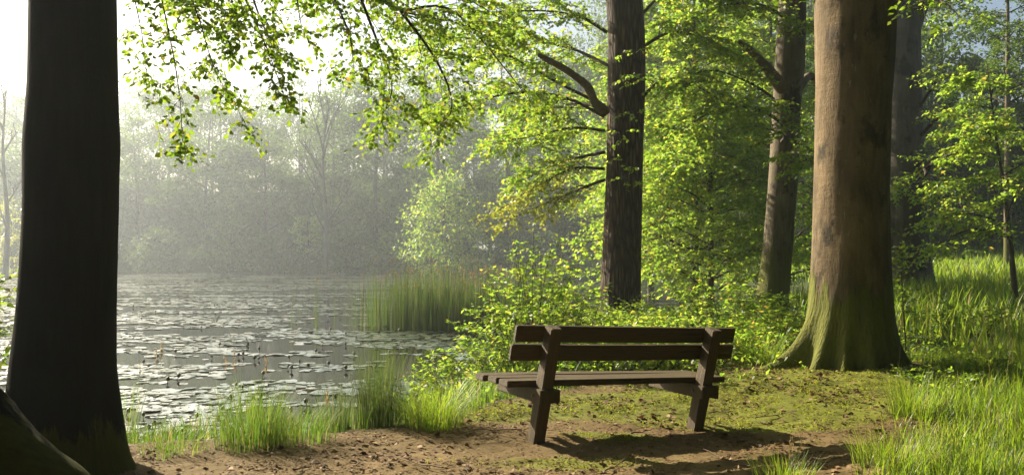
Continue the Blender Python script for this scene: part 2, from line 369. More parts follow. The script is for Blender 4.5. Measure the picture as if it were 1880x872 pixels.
mi = N('mist'); pv = mi.n('VolumePrincipled'); pv.inputs['Color'].default_value = (.82, .91, 1.0, 1)
pv.inputs['Density'].default_value = .0013; pv.inputs['Anisotropy'].default_value = .6; mi.l(pv.outputs[0], mi.out.inputs['Volume'])
b0, b1 = np.array([-150, 27, -3.0]), np.array([13, 125, 23.0])
bv = np.array([[(b0, b1)[i][0], (b0, b1)[j][1], (b0, b1)[k][2]] for i in (0, 1) for j in (0, 1) for k in (0, 1)])
tag(mesh_obj('mist', bv, [0, 1, 3, 2, 4, 6, 7, 5, 0, 4, 5, 1, 2, 3, 7, 6, 0, 2, 6, 4, 1, 5, 7, 3], [4]*6, mi.m, None, False), kind='stuff')

# ------------------------------------------------------------------ big trees
def px_path(rows, d): return [P(x, y, d) for x, y, wd in rows], [wd/2/F*d for x, y, wd in rows]
def make_trunk(name_label, cat, rows, d, top, mat, roots, seg, seed, hf=.35, rough=.03, lean=(0, 0), bumps=(), gap=None, name='beech_tree', group=None, ztop_r=.7):
    pts, rad = px_path(rows, d); b = pts[-1]; gb = gz1(b[0], b[1])
    root = empty(name, (b[0], b[1], gb), name_label, cat, group)
    pts = pts[::-1]; rad = rad[::-1]
    pts[0] = np.array([b[0], b[1], gb - .25])
    last = pts[-1]; pts.append(np.array([last[0]+lean[0], last[1]+lean[1], top])); rad.append(rad[-1]*ztop_r)
    W = Tubes(); trunk_tube(W, pts, rad, seg, roots, hf, rough, .06 if d < 12 else .12, seed, bumps)
    W.build('trunk', mat, root)
    return root, pts, rad
def high_crown(root, base, top, spread, n, mat, size, seed, zlo):
    r = np.random.default_rng(seed); W = Tubes(); L = Leaves()
    for i in range(n):
        t = (i + r.random())/n; z = zlo + (top-zlo)*t*.8; a = i*2.4 + r.normal(0, .3); ln = spread*(1.1 - .6*t)*r.uniform(.7, 1.1)
        f = np.clip((z - base[2])/(top-base[2]), 0, 1); s = base + (np.array([root['tx'], root['ty'], top]) - base)*f
        e = s + np.array([math.cos(a)*ln, math.sin(a)*ln, ln*r.uniform(.1, .5)])
        grow(W, L, curve([s, s*.5+e*.5 + UP*.3, e], 9), .09, .015, 14, ln*.42, 6, ln*.17, size*1.35, sp=size*.8, flat=1.2, r=r, seg=5)
    W.build('bough', M['twig'], root); L.build('crown', mat, root)
def set_top(root, pts): root['tx'], root['ty'] = float(pts[-1][0]), float(pts[-1][1])

# --- dark beech on the left
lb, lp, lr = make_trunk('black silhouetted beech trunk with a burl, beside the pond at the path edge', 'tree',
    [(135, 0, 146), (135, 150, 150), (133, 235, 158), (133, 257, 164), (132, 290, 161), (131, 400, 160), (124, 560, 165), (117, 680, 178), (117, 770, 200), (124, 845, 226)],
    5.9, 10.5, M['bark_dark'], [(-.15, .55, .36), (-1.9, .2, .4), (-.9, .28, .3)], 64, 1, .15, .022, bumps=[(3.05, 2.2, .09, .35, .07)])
set_top(lb, lp)
r = np.random.default_rng(11); W = Tubes(); L = Leaves()
d0 = 6.0
def sprayp(rows): return curve([P(*q) for q in rows], 14)
for rows, c1, l1, c2, l2 in [
    ([(205, -260, 5.9), (300, -120, 6.0), (360, 20, 6.1), (395, 130, 6.1), (450, 225, 6.1)], 15, .40, 4, .17),
    ([(205, -300, 5.9), (330, -190, 5.7), (430, -40, 5.7), (490, 90, 5.7), (530, 200, 5.7)], 12, .36, 4, .16),
    ([(205, -260, 5.9), (270, -100, 5.8), (310, 60, 5.8), (330, 180, 5.8), (335, 275, 5.8)], 13, .30, 4, .15),
    ([(205, -240, 5.9), (235, -60, 6.2), (260, 60, 6.2), (270, 140, 6.2)], 9, .24, 3, .13),
    ([(360, -150, 6.2), (400, -20, 6.3), (420, 80, 6.3)], 9, .36, 4, .16),
    ([(300, -160, 6.0), (330, -40, 6.4), (370, 60, 6.4)], 9, .34, 4, .15)]:
    grow(W, L, sprayp(rows), .008, .0015, c1+6, l1, c2+1, l2, .046, sp=.025, flat=.30, droop=.22, r=r, lift=.06)
for rows, c1, l1, c2, l2 in [
    ([(210, -420, 5.9), (480, -200, 6.6), (640, -60, 7.2), (735, 20, 7.6), (840, 42, 8.0), (900, 70, 8.2)], 16, .62, 5, .26),
    ([(640, -60, 7.2), (690, 70, 7.4), (720, 160, 7.5), (690, 235, 7.5)], 14, .50, 5, .22),
    ([(735, 20, 7.6), (800, 110, 7.8), (830, 190, 7.9), (805, 250, 7.9)], 14, .55, 5, .22),
    ([(560, -120, 6.9), (600, -30, 7.0), (640, 60, 7.0), (650, 130, 7.1)], 10, .45, 4, .2),
    ([(560, -120, 6.9), (545, -20, 7.0), (555, 60, 7.0)], 8, .34, 4, .18),
    ([(560, -120, 6.9), (620, -40, 7.3), (720, 10, 7.6), (790, 60, 8.0)], 14, .5, 5, .22),
    ([(700, -120, 7.6), (760, -40, 8.0), (860, 0, 8.4), (960, 60, 8.8)], 14, .5, 5, .22),
    ([(430, -200, 6.4), (450, -60, 6.5), (480, 40, 6.6), (520, 110, 6.6)], 12, .36, 5, .17),
    ([(735, 20, 7.6), (830, 20, 8.2), (930, 130, 8.7), (990, 210, 9.0)], 14, .6, 5, .24)]:
    grow(W, L, sprayp(rows), .015, .002, c1+6, l1, c2+1, l2, .050, sp=.028, flat=.35, droop=.2, r=r, lift=.05)
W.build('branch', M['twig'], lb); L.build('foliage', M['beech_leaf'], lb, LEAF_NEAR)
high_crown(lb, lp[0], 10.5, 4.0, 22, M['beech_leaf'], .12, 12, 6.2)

# --- beech whose root shows in the lower left corner
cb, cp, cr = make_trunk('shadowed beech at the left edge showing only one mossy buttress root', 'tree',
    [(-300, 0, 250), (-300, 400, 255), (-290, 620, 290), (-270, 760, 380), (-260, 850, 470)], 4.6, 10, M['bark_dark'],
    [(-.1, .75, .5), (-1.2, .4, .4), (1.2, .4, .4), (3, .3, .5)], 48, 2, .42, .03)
set_top(cb, cp); high_crown(cb, cp[0], 10, 4.2, 22, M['beech_leaf'], .12, 13, 6.2)
W = Tubes(); W.tube(curve([(-3.25, 4.75, .8), (-2.95, 4.66, .50), (-2.70, 4.60, .34), (-2.45, 4.56, .20), (-2.22, 4.52, .08), (-1.95, 4.46, -.04), (-1.7, 4.4, -.14)], 30), np.interp(np.linspace(0, 1, 30), [0, .4, .8, 1], [.30, .22, .13, .06]), 18,
    lambda th, p: 1 + .22*(fbm(np.cos(th)*1.5 + p[:, :1]*3, np.sin(th)*1.5 + p[:, 2:]*3, 6, 4)-.47)*2); W.build('root', M['bark_root'], cb)

# --- furrowed oak in the middle
ok, op, orr = make_trunk('tall oak trunk with deeply furrowed brown bark behind the bench', 'tree',
    [(1146, 0, 66), (1150, 60, 68), (1150, 150, 70), (1147, 300, 66), (1142, 450, 70), (1138, 560, 75), (1136, 600, 84)],
    17.5, 14, M['bark_oak'], [(0, .2, .5), (2.2, .2, .5), (4.2, .25, .5)], 40, 3, .35, .035, name='oak_tree')
set_top(ok, op); OD = 17.5
r = np.random.default_rng(21)
W = Tubes(); W.tube(curve([P(1112, 205, OD-.25), P(1092, 190, OD-.6), P(1078, 160, OD-1.0), P(1045, 132, OD-1.4), P(1012, 113, OD-1.7), P(990, 102, OD-1.9)], 18),
                    np.linspace(.10, .04, 18), 12, lambda th, p: 1 + .5*(fbm(np.cos(th)*2+p[:, :1]*3, np.sin(th)*2+p[:, 2:]*3, 5, 3)-.45)*2)
tag(W.build('branch_stub', M['dead'], ok), 'bare broken branch stub pointing left')
W = Tubes(); L = Leaves(); LG = Leaves()
for rows, c1, l1, c2, l2, q in [
    ([(1110, 195, OD-.3), (1020, 150, 17.2), (930, 100, 16.8), (860, 70, 16.4), (780, 80, 16.0)], 20, 1.15, 6, .5, 0),
    ([(1110, 215, OD-.3), (1040, 180, 17.2), (960, 170, 16.8), (880, 185, 16.4), (800, 215, 16.0)], 20, 1.1, 6, .48, 0),
    ([(1110, 240, OD-.2), (1050, 235, 17.6), (980, 250, 17.8), (900, 265, 18.0)], 18, 1.05, 6, .46, 0),
    ([(1115, 60, OD-.2), (1060, 30, 17.3), (980, 20, 17), (890, 30, 16.8)], 18, 1.2, 6, .5, 0),
    ([(1115, 0, OD-.2), (1050, -50, 17.4), (950, -70, 17.2), (850, -50, 17)], 18, 1.2, 6, .5, 0),
    ([(1115, 120, OD), (1050, 90, 18.4), (980, 80, 19), (910, 110, 19.6)], 18, 1.2, 6, .5, 1),
    ([(1110, 280, OD), (1060, 290, 18.0), (1000, 310, 18.4), (950, 340, 18.8)], 16, 1.0, 6, .45, 1),
    ([(1110, 310, OD), (1050, 310, 17.7), (980, 345, 17.8), (910, 390, 17.8)], 15, .85, 5, .4, 2),
    ([(1110, 330, OD), (1070, 345, 17.8), (1010, 370, 18), (930, 405, 18)], 13, .75, 5, .38, 2),
    ([(1110, 200, OD), (1060, 190, 19), (1010, 200, 20), (950, 220, 20.5)], 18, 1.3, 6, .5, 1),
    ([(1175, 90, OD), (1230, 60, 17), (1290, 70, 16.5), (1350, 100, 16)], 16, 1.0, 6, .45, 0),
    ([(1175, 30, OD), (1230, -20, 17), (1290, -20, 16.6), (1360, 10, 16)], 16, 1.1, 6, .45, 0),
    ([(1178, 180, OD), (1215, 150, 16.8), (1280, 160, 16.2), (1330, 190, 15.8)], 14, .9, 6, .42, 0)]:
    grow(W, LG if q == 2 else L, curve([P(*v) for v in rows], 12), .036, .006, c1+6, l1, c2+2, l2, .080, sp=.040, flat=.5, droop=.22, r=r)
for x, y, s in [(1150, 300, .35), (1160, 210, .3), (1125, 250, .35), (1165, 100, .3), (1155, 330, .28)]:     # shoots on the trunk
    b = P(x, y, OD-.38); grow(W, L, curve([b, b + np.array([r.normal(0, .15), -.2, .05]), b + np.array([r.normal(0, .3), -.4, -.12])], 6), .008, .002, 4, s, 2, .15, .08, flat=.6, r=r)
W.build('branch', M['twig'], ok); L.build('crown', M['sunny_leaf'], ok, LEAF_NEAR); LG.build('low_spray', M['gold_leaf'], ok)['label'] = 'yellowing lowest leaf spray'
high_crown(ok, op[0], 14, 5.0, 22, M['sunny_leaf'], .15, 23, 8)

# --- leaning grey tree with a snapped limb
gt, gp, gr = make_trunk('slender leaning tree with pale bark and a snapped limb, left of the thick beech', 'tree',
    [(1455, 0, 48), (1450, 120, 54), (1444, 200, 50), (1440, 300, 52), (1428, 450, 52), (1416, 570, 58), (1412, 605, 70)],
    17.0, 14, M['bark_grey'], [(0, .3, .5), (3.1, .3, .5), (-1.6, .3, .5)], 36, 4, .4, .035, (.3, 0))
set_top(gt, gp)
W = Tubes(); W.tube(curve([P(1440, 165, 16.9), P(1418, 140, 16.6), P(1405, 122, 16.5), P(1380, 95, 16.3), P(1356, 76, 16.2)], 14), np.linspace(.15, .04, 14), 9)
tag(W.build('branch_stub', M['dead'], gt), 'snapped bare limb pointing up left')
W = Tubes(); W.tube(curve([P(1462, 170, 17), P(1485, 140, 17.5), P(1510, 150, 18), P(1540, 130, 18.4)], 10), np.linspace(.09, .05, 10), 8); W.build('limb', M['bark_grey'], gt)
r = np.random.default_rng(31); W = Tubes(); L = Leaves()
for rows, c1, l1, c2, l2 in [
    ([(1440, 230, 16.8), (1390, 200, 16.2), (1320, 200, 15.6), (1250, 240, 15.2)], 16, .9, 6, .42),
    ([(1440, 200, 16.8), (1390, 160, 16.5), (1310, 130, 16.2), (1230, 150, 16)], 16, .9, 6, .42),
    ([(1435, 260, 16.7), (1440, 250, 16), (1420, 240, 15.4), (1380, 230, 15)], 12, .7, 5, .38),
    ([(1440, 290, 16.7), (1460, 280, 16), (1480, 290, 15.4), (1470, 310, 15)], 10, .6, 5, .35),
    ([(1450, 40, 16.8), (1400, 10, 16.4), (1330, 10, 16), (1260, 40, 15.8)], 14, .9, 6, .42),
    ([(1450, 60, 16.8), (1470, 40, 16), (1490, 60, 15.6)], 10, .6, 5, .35)]:
    grow(W, L, curve([P(*v) for v in rows], 12), .034, .006, c1+3, l1, c2+2, l2, .090, sp=.048, flat=.5, droop=.2, r=r)
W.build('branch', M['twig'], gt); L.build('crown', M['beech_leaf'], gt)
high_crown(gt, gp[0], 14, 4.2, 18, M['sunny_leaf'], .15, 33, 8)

# --- thick sunlit beech
bb, bp, br = make_trunk('thickest beech, sunlit down its left side, with mossy spreading roots', 'tree',
    [(1570, 0, 143), (1569, 100, 138), (1567, 200, 132), (1563, 350, 130), (1562, 480, 138), (1561, 570, 150), (1558, 640, 168), (1556, 692, 186)],
    9.9, 12, M['bark_beech'], [(3.30, 1.15, .20), (3.85, .62, .17), (-.22, .5, .2), (-.80, .42, .15), (-1.5, .30, .14), (-2.0, .42, .14), (1.5, .3, .4)], 128, 5, .25, .05,
    bumps=[(-2.3, 3.75, .05, .35, .16), (-1.7, 3.62, -.05, .22, .06), (-1.4, 2.15, -.05, .3, .12), (-1.25, 3.4, -.06, .16, .1)])
set_top(bb, bp)
r = np.random.default_rng(41); W = Tubes(); L = Leaves()
for rows, c1, l1, c2, l2 in [([(1630, -60, 9.8), (1660, -60, 9.2), (1690, -10, 8.8), (1700, 40, 8.6)], 9, .35, 4, .2),
                             ([(1520, -80, 9.7), (1480, -60, 9.2), (1460, 0, 8.9)], 7, .25, 4, .16)]:
    grow(W, L, curve([P(*v) for v in rows], 9), .02, .003, c1, l1, c2, l2, .075, flat=.9, r=r)
W.build('branch', M['twig'], bb); L.build('foliage', M['beech_leaf'], bb)
high_crown(bb, bp[0], 12, 5.2, 26, M['beech_leaf'], .14, 43, 6.5)

# --- beech in shade behind it
sb, sp_, sr = make_trunk('bluish shaded beech standing just behind the thickest beech', 'tree',
    [(1656, 0, 62), (1655, 100, 66), (1660, 300, 68), (1665, 430, 72), (1667, 520, 90), (1668, 548, 120)], 27, 18, M['bark_far'],
    [(0, .35, .4), (3.1, .35, .4), (-1.5, .2, .4)], 36, 6, .6, .03)
set_top(sb, sp_)
W = Tubes()
W.tube(curve([P(1670, 60, 27), P(1685, 25, 26.8), P(1700, -10, 26.6), P(1715, -80, 26)], 10), np.linspace(.3, .15, 10), 8)
W.build('limb', M['bark_far'], sb); W = Tubes()
W.tube(curve([P(1685, 330, 26.6), P(1720, 285, 26), P(1780, 262, 25.4), P(1830, 245, 25), P(1890, 235, 24.6)], 12), np.linspace(.14, .04, 12), 7); W.build('limb', M['bark_far'], sb)
r = np.random.default_rng(51); W = Tubes(); L = Leaves()
for rows, c1, l1, c2, l2 in [
    ([(1685, 320, 26.6), (1730, 290, 25), (1790, 270, 24), (1850, 250, 23)], 16, 1.3, 6, .6),
    ([(1690, 250, 26.6), (1720, 220, 26), (1760, 210, 25), (1800, 230, 24)], 12, 1.0, 6, .55),
    ([(1685, 200, 26.6), (1720, 150, 26), (1745, 130, 25)], 9, .8, 5, .5),
    ([(1690, 20, 26.6), (1720, 0, 26), (1750, 20, 25), (1780, 50, 24)], 12, 1.2, 6, .6),
    ([(1690, 340, 26.6), (1720, 350, 26), (1760, 370, 25), (1770, 400, 24)], 14, 1.1, 6, .55),
    ([(1690, 300, 26.6), (1700, 320, 25), (1680, 340, 24), (1660, 360, 23)], 12, .9, 6, .5)]:
    grow(W, L, curve([P(*v) for v in rows], 12), .06, .008, c1+2, l1, c2+1, l2, .12, sp=.07, flat=.6, droop=.2, r=r)
W.build('branch', M['twig'], sb); L.build('crown', M['sunny_leaf'], sb)

# --- unseen beeches added around the viewpoint; their crowns cut the sky fill
for k, (lab, tx, ty, tr) in enumerate([('unseen large beech added behind the viewpoint, its crown blocking sky light', .8, -2.6, .42), ('unseen tall beech added right of the viewpoint to block sky light', 5.6, 1.2, .4), ('unseen old beech added behind the viewpoint at the left to block sky light', -4.6, -1.2, .4)]):
    ty_g = gz1(tx, ty); ro = empty('beech_tree', (tx, ty, ty_g), lab, 'tree', 'unseen beeches added around the viewpoint'); W = Tubes()
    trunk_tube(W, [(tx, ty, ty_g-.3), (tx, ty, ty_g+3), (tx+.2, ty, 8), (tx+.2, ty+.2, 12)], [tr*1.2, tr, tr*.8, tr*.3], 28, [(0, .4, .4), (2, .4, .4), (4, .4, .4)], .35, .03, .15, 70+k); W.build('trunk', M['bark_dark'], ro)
    ro['tx'], ro['ty'] = tx+.2, ty+.2; high_crown(ro, np.array([tx, ty, ty_g]), 12, 5.6, 26, M['beech_leaf'], .15, 80+k, 5.2)
# --- leafy younger trees behind
def young(name, label, cat, px, py, d, h, r0, zlo, spread, n, mat, size, seed, lean=0, side=None, wood='bark_far', lens=1.0):
    r = np.random.default_rng(seed); x = (px-940)/F*d; g = gz1(x, d)
    root = empty(name, (x, d, g), label, cat, None)
    c = curve([(x, d, g-.2), (x+lean*.35, d, g+h*.4), (x+lean*.7, d, g+h*.7), (x+lean, d, g+h)], 26); W = Tubes()
    W.tube(c, np.linspace(r0, r0*.15, 26), 10); W.build('trunk', M[wood], root); W = Tubes(); L = Leaves()
    for i in range(n):
        t = (i+r.random())/n; z = zlo + (h-zlo)*t**.85*.98; k = min(int(z/h*25), 24); s = c[k]
        a = i*2.399 + r.normal(0, .3)
        if side is not None and r.random() < .55: a = side + r.normal(0, .7)
        ln = spread*(1.12-.75*t)*r.uniform(.65, 1.15); e = s + np.array([math.cos(a)*ln, math.sin(a)*ln, ln*r.uniform(-.12, .35)])
        grow(W, L, curve([s, (s+e)/2 + UP*.12*ln, e], 9), max(.012, r0*.3*(1-t*.7)), .006, 13, ln*.45*lens, 8, ln*.19*lens, size, sp=size*.55, flat=.6, droop=.2, r=r)
    W.build('bough', M['twig'], root); L.build('crown', mat, root); return root
young('beech_tree', 'bright backlit beech filling the gap between oak and leaning tree', 'tree', 1275, 0, 27, 11.5, .16, 1.3, 3.3, 64, M['sunny_leaf'], .15, 61)
young('beech_tree', 'low dense bright beech between oak and leaning tree, boughs near the ground', 'tree', 1305, 0, 24, 6.2, .1, .7, 2.6, 60, M['sunny_leaf'], .12, 66)
young('beech_tree', 'sunlit young beech behind the snapped limb, right of the leaning tree', 'tree', 1415, 0, 31, 13, .18, 1.6, 3.5, 52, M['sunny_leaf'], .16, 62)
young('beech_tree', 'light green beech behind the oak with boughs over the pond inlet', 'tree', 1195, 0, 36.0, 13.5, .16, 3.0, 3.6, 48, M['sunny_leaf'], .17, 63)
young('sapling_tree', 'thin twisting young tree with sparse bright leaves at the right edge', 'tree', 1868, 0, 20, 5.6, .07, 1.0, 2.1, 15, M['sunny_leaf'], .10, 64, lean=-.7, side=3.1)
young('birch_tree', 'tall birch with fine hanging twigs against the sky at upper right', 'tree', 1850, 0, 38, 16, .17, 4.0, 2.5, 34, M['far_leaf'], .12, 65, wood='bark_grey')

# ------------------------------------------------------------------ far bank
def crown_cloud(r, n_cl, per, rx, ry, h0, h1, size, conic=.0):
    L = Leaves(); c = []
    while len(c) < n_cl:
        q = r.uniform(-1, 1, 3); u = np.linalg.norm(q)
        if u < 1 and u > .45:
            zz = (q[2]+1)/2; k = 1 - conic*zz; c.append((q[0]*rx*k, q[1]*ry*k, h0 + (h1-h0)*zz))
    c = np.array(c); ctr = np.array([0, 0, (h0+h1)/2])
    for p in c:
        cr = (rx*.27)*r.uniform(.5, 1.5); o = r.normal(0, 1, (per, 3)); o = unit(o)*cr*r.random((per, 1))**.4*np.array([1.25, 1.25, .6])
        dd = unit(p-ctr)*.6 + r.normal(0, .7, (per, 3)) - UP*.25
        L.add(p+o, dd, unit(p-ctr)*.3 + UP*.8 + r.normal(0, .4, (per, 3)), size*r.uniform(.6, 1.3, per))
    return L
def far_tree(name, label, px, d, h, rx, seed, mat='far_leaf', h0=.02, n=62, per=180, size=.28, conic=.35, cat='tree', group=None):
    r = np.random.default_rng(seed); x = (px-940)/F*d; g = gz1(x, d)
    root = empty(name, (x, d, g), label, cat, group); W = Tubes()
    c = curve([(x, d, g-.3), (x+r.normal(0, .2), d, g+h*.4), (x+r.normal(0, .3), d, g+h*.92)], 12); W.tube(c, np.linspace(.012*h+.06, .03, 12), 7)
    for i in range(9):
        k = 3 + i*.85; s = c[min(int(k), 11)]; a = i*2.4; e = s + np.array([math.cos(a)*rx*.7, math.sin(a)*rx*.7, rx*.4]); W.tube(curve([s, (s+e)/2, e], 5), np.linspace(.08, .02, 5), 4)
    W.build('trunk', M['bark_far'], root)
    L = crown_cloud(r, n, per, rx, rx, h*h0, h, size, conic); L.p = [q + np.array([x, d, g]) for q in L.p]
    L.build('crown', M[mat], root); return root
FT = [ # px, distance, height, half-width
 ('hazy tree at the far left bank, left of the dark trunk', 40, 80, 12.5, 4.2),
 ('misty round-crowned tree just right of the dark trunk on the far bank', 255, 82, 14.5, 4.6),
 ('misty tall tree under the hanging beech spray on the far bank', 375, 80, 15.5, 5.0),
 ('dim broad tree on the far bank left of the dead grey tree', 485, 78, 14, 4.6),
 ('dark hazy tree behind the dead grey tree', 610, 77, 16, 4.4),
 ('dark hazy tree between the dead grey tree and the pale layered tree', 690, 74, 17.5, 4.6),
 ('shaded tall tree right behind the pale layered tree', 800, 74, 19, 4.8),
 ('shaded tree on the far bank under the oak boughs', 930, 70, 19, 4.8),
 ('bluish tree seen just left of the oak trunk on the far bank', 1050, 68, 18, 4.6)]
for i, (lab, px, d, h, rx) in enumerate(FT): far_tree('broadleaf_tree', lab, px, d, h, rx, 100+i, group='trees lining the far bank')
far_tree('broadleaf_tree', 'pale green tree with layered drooping boughs above the reeds', 815, 62, 8.8, 3.5, 120, 'sunny_leaf', .02, 120, 50, .24, .55)
far_tree('leafy_bush', 'small yellow-green bush lit by the sun on the far bank', 568, 70, 5.4, 1.3, 121, 'sunny_leaf', .35, 40, 40, .22, .1, 'bush')
far_tree('leafy_bush', 'yellow sunlit bush at the far left edge, left of the dark trunk', 28, 66, 7.2, 1.9, 122, 'gold_leaf', .1, 50, 40, .22, .3, 'bush')
for i, (px, d, h, rx) in enumerate([(300, 74, 4.0, 2.8), (420, 73, 4.6, 3.0), (520, 72, 3.4, 2.8), (640, 70, 3.8, 2.8), (720, 67, 3.5, 2.4), (90, 77, 3.6, 3.4), (950, 61, 3.0, 2.2)]):
    far_tree('leafy_bush', ['low hazy bush below the misty tall tree', 'rounded hazy bush at the waterline below the beech spray', 'low dim bush left of the yellow-green bush',
        'low dark bush right of the dead grey tree', 'low bush at the left foot of the pale layered tree', 'low hazy bush behind the dark trunk', 'low bush behind the reeds, left of the oak'][i],
        px, d, h, rx, 130+i, 'far_leaf', .0, 60, 44, .3, .2, 'bush', 'bushes on the far bank')
# bare trees
def bare(label, px, d, h, r0, seed, nb=9, sp=1.0):
    r = np.random.default_rng(seed); x = (px-940)/F*d; g = gz1(x, d); root = empty('dead_tree', (x, d, g), label, 'tree'); W = Tubes()
    c = curve([(x, d, g-.2), (x+.2, d, g+h*.35), (x-.1, d, g+h*.7), (x+.15, d, g+h)], 18); W.tube(c, np.linspace(r0, .03, 18), 7)
    B = Tubes()
    for i in range(nb):
        k = 5 + int(12*i/nb); s = c[k]; a = r.uniform(0, 6.28); ln = h*.32*sp*r.uniform(.6, 1.2)
        e = s + np.array([math.cos(a)*ln*.55, math.sin(a)*ln*.4, ln*.85]); cc = curve([s, (s+e)/2 + r.normal(0, .1, 3)*ln*.3, e], 8); B.tube(cc, np.linspace(r0*.4, .018, 8), 5)
        for q in range(5):
            s2 = cc[2+q]; e2 = s2 + r.normal(0, .3, 3)*ln*.55 + UP*ln*.3; B.tube(curve([s2, (s2+e2)/2 + r.normal(0, .05, 3)*ln, e2], 5), np.linspace(.035, .012, 5), 3)
    W.build('trunk', M['bark_far'], root); B.build('branch', M['bark_far'], root)
bare('bare grey dead tree with forked upright branches on the far bank', 595, 66, 13, .22, 140, 12)
bare('tall bare snag at the far left edge of the pond', 8, 58, 13.5, .22, 141, 6, .5)
# the rest of the wood reads as one mass
r = np.random.default_rng(150); L = Leaves(); W = Tubes()
spots = [(px, d + r.uniform(-2, 3), h*r.uniform(.85, 1.15)) for px, d, h in
         [(x, 92, 17) for x in range(-120, 1120, 75)] + [(x, 74, 20) for x in range(1090, 1420, 60)] + [(x, 62, 19) for x in range(1380, 2050, 55)] + [(x, 75, 23) for x in range(1100, 1750, 70)]
         + [(x, 86, 7) for x in range(-120, 1150, 60)] + [(x, 100, 21) for x in range(-90, 1120, 80)] + [(x, 66, 6) for x in range(1090, 2050, 55)]
         + [(x, 54, 13) for x in (1500, 1590, 1680, 1760, 1830, 1920)]]
for px, d, h in spots:
    if 1735 < px < 1960 and d > 56: h *= .6
    x = (px-940)/F*d; g = gz1(x, d); rx = h*.27 if h > 9 else h*.6
    c = crown_cloud(r, 48, 150, rx, rx, -.3, h, .32, .35); L.p += [q + np.array([x, d, g]) for q in c.p]; L.d += c.d; L.nn += c.nn; L.s += c.s
    W.tube([(x, d, g-.3), (x, d, g+h*.5), (x, d, g+h*.9)], [.2, .14, .04], 6)
wd = L.build('woods', M['far_leaf'], None); tag(wd, 'hazy woods closing the view behind the far bank', 'woods', None, 'stuff')
tag(W.build('woods', M['bark_far']), 'shaded trunks inside the hazy far woods', 'woods', None, 'stuff')

# unseen woods added behind and right of the viewpoint, blocking fill from the horizon
r = np.random.default_rng(160); L = Leaves(); W = Tubes()
for k in range(58):
    a = math.radians(-128 + 196*(k % 29)/28 + r.normal(0, 2)); rad = (13, 20)[k // 29] + r.uniform(-1.5, 1.5)   # bearings counted from the rear
    x, y = -math.sin(a)*rad*1.0, -math.cos(a)*rad
    if lake_sd(np.array([x]), np.array([y]))[0] < .5 or (abs(x)/max(y, .01) < .75 and y > 0): continue
    g = gz1(x, y); h = r.uniform(10, 14); rx = r.uniform(2.4, 3.2)
    c = crown_cloud(r, 55, 55, rx, rx, -.2, h, .5, .2); L.p += [q + np.array([x, y, g]) for q in c.p]; L.d += c.d; L.nn += c.nn; L.s += c.s
    W.tube([(x, y, g-.3), (x, y, g+h*.5), (x, y, g+h*.9)], [.2, .14, .04], 6)
tag(L.build('woods', M['far_leaf'], None), 'unseen dense woods added behind and beside the viewpoint to block horizon light', 'woods', None, 'stuff')
tag(W.build('woods', M['bark_far']), 'trunks of the unseen woods added behind the viewpoint', 'woods', None, 'stuff')

# ------------------------------------------------------------------ bench
ax = unit(np.array([.90, .44, 0.])); bk = np.array([ax[1], -ax[0], 0.])           # along the bench, towards its back
lf = np.array([.185, 6.66, 0.]); tilt = math.radians(-2.9)
br_ = empty('park_bench', (lf[0], lf[1], gz1(lf[0], lf[1]) + .02), 'dark brown wooden bench with two back boards, facing the pond', 'bench')
br_.rotation_euler = (0, -tilt, math.atan2(ax[1], ax[0]))
def bar(name, c, half, mat, rotx=0.0, bev=.006, parent=br_):       # a bevelled bar in bench space (x along, -y to the back)
    import bmesh
    bm = bmesh.new(); bmesh.ops.create_cube(bm, size=1)
    for v in bm.verts: v.co = (v.co.x*2*half[0], v.co.y*2*half[1], v.co.z*2*half[2])
    if half[0] > .5: bmesh.ops.subdivide_edges(bm, edges=[e for e in bm.edges if abs(e.verts[0].co.x-e.verts[1].co.x) > .5], cuts=14)
    bmesh.ops.bevel(bm, geom=[e for e in bm.edges if len(e.link_faces) == 2 and e.calc_face_angle(0) > .5], offset=bev, segments=2, affect='EDGES')
    for v in bm.verts:
        v.co.y += .004*math.sin(v.co.x*3.1 + c[2]*9); v.co.z += .003*math.sin(v.co.x*2.3 + c[1]*20)
    me = bpy.data.meshes.new(name); bm.to_mesh(me); bm.free(); me.materials.append(mat)
    for p_ in me.polygons: p_.use_smooth = False
    o = link(bpy.data.objects.new(name, me), parent); o.location = c; o.rotation_euler = (rotx, 0, 0); return o
LEAN = math.radians(13)
SPAN = 1.50
def lean_y(z): return -(z - .0)*math.tan(LEAN)
for s in (0, SPAN):
    H = .93; zc = -.06 + H/2
    bar('post', (s, lean_y(zc), zc), (.048, .058, H/2/math.cos(LEAN)), M['post'], LEAN, .008)
    for sx in (1,):
        bm_ = bar('seat_support', (s + .067, .185, .345), (.018, .38, .052), M['post'], 0, .006)
        bm2 = bar('seat_support', (s - .067, .185, .345), (.018, .38, .052), M['post'], 0, .006)
    bar('support_block', (s, -.165, .345), (.083, .022, .045), M['post'], 0, .006)
    for sx in (-1, 1):
        t = Tubes(); t.tube([(0, 0, 0), (sx*.008, 0, 0), (sx*.010, 0, 0)], [.012, .012, .002], 8)
        o = t.build('bolt', M['bolt']); o.parent = br_; o.location = (s + sx*.0855, -.075, .345)
for zc in (.808, .665):
    y = lean_y(zc) + .082
    b_ = bar('back_board', (SPAN/2 + .005, y, zc), (1.03 if zc > .7 else 1.045, .021, .063), M['bench'], LEAN, .007)
for k, yy in enumerate((.015, .195, .395)):
    bar('seat_slat', (SPAN/2 + .0 + (.0, .0, -.01)[k], yy + .03, .424 - .004*k), ((1.03, 1.04, 1.05)[k], .078, .024), M['bench'], 0, .006)

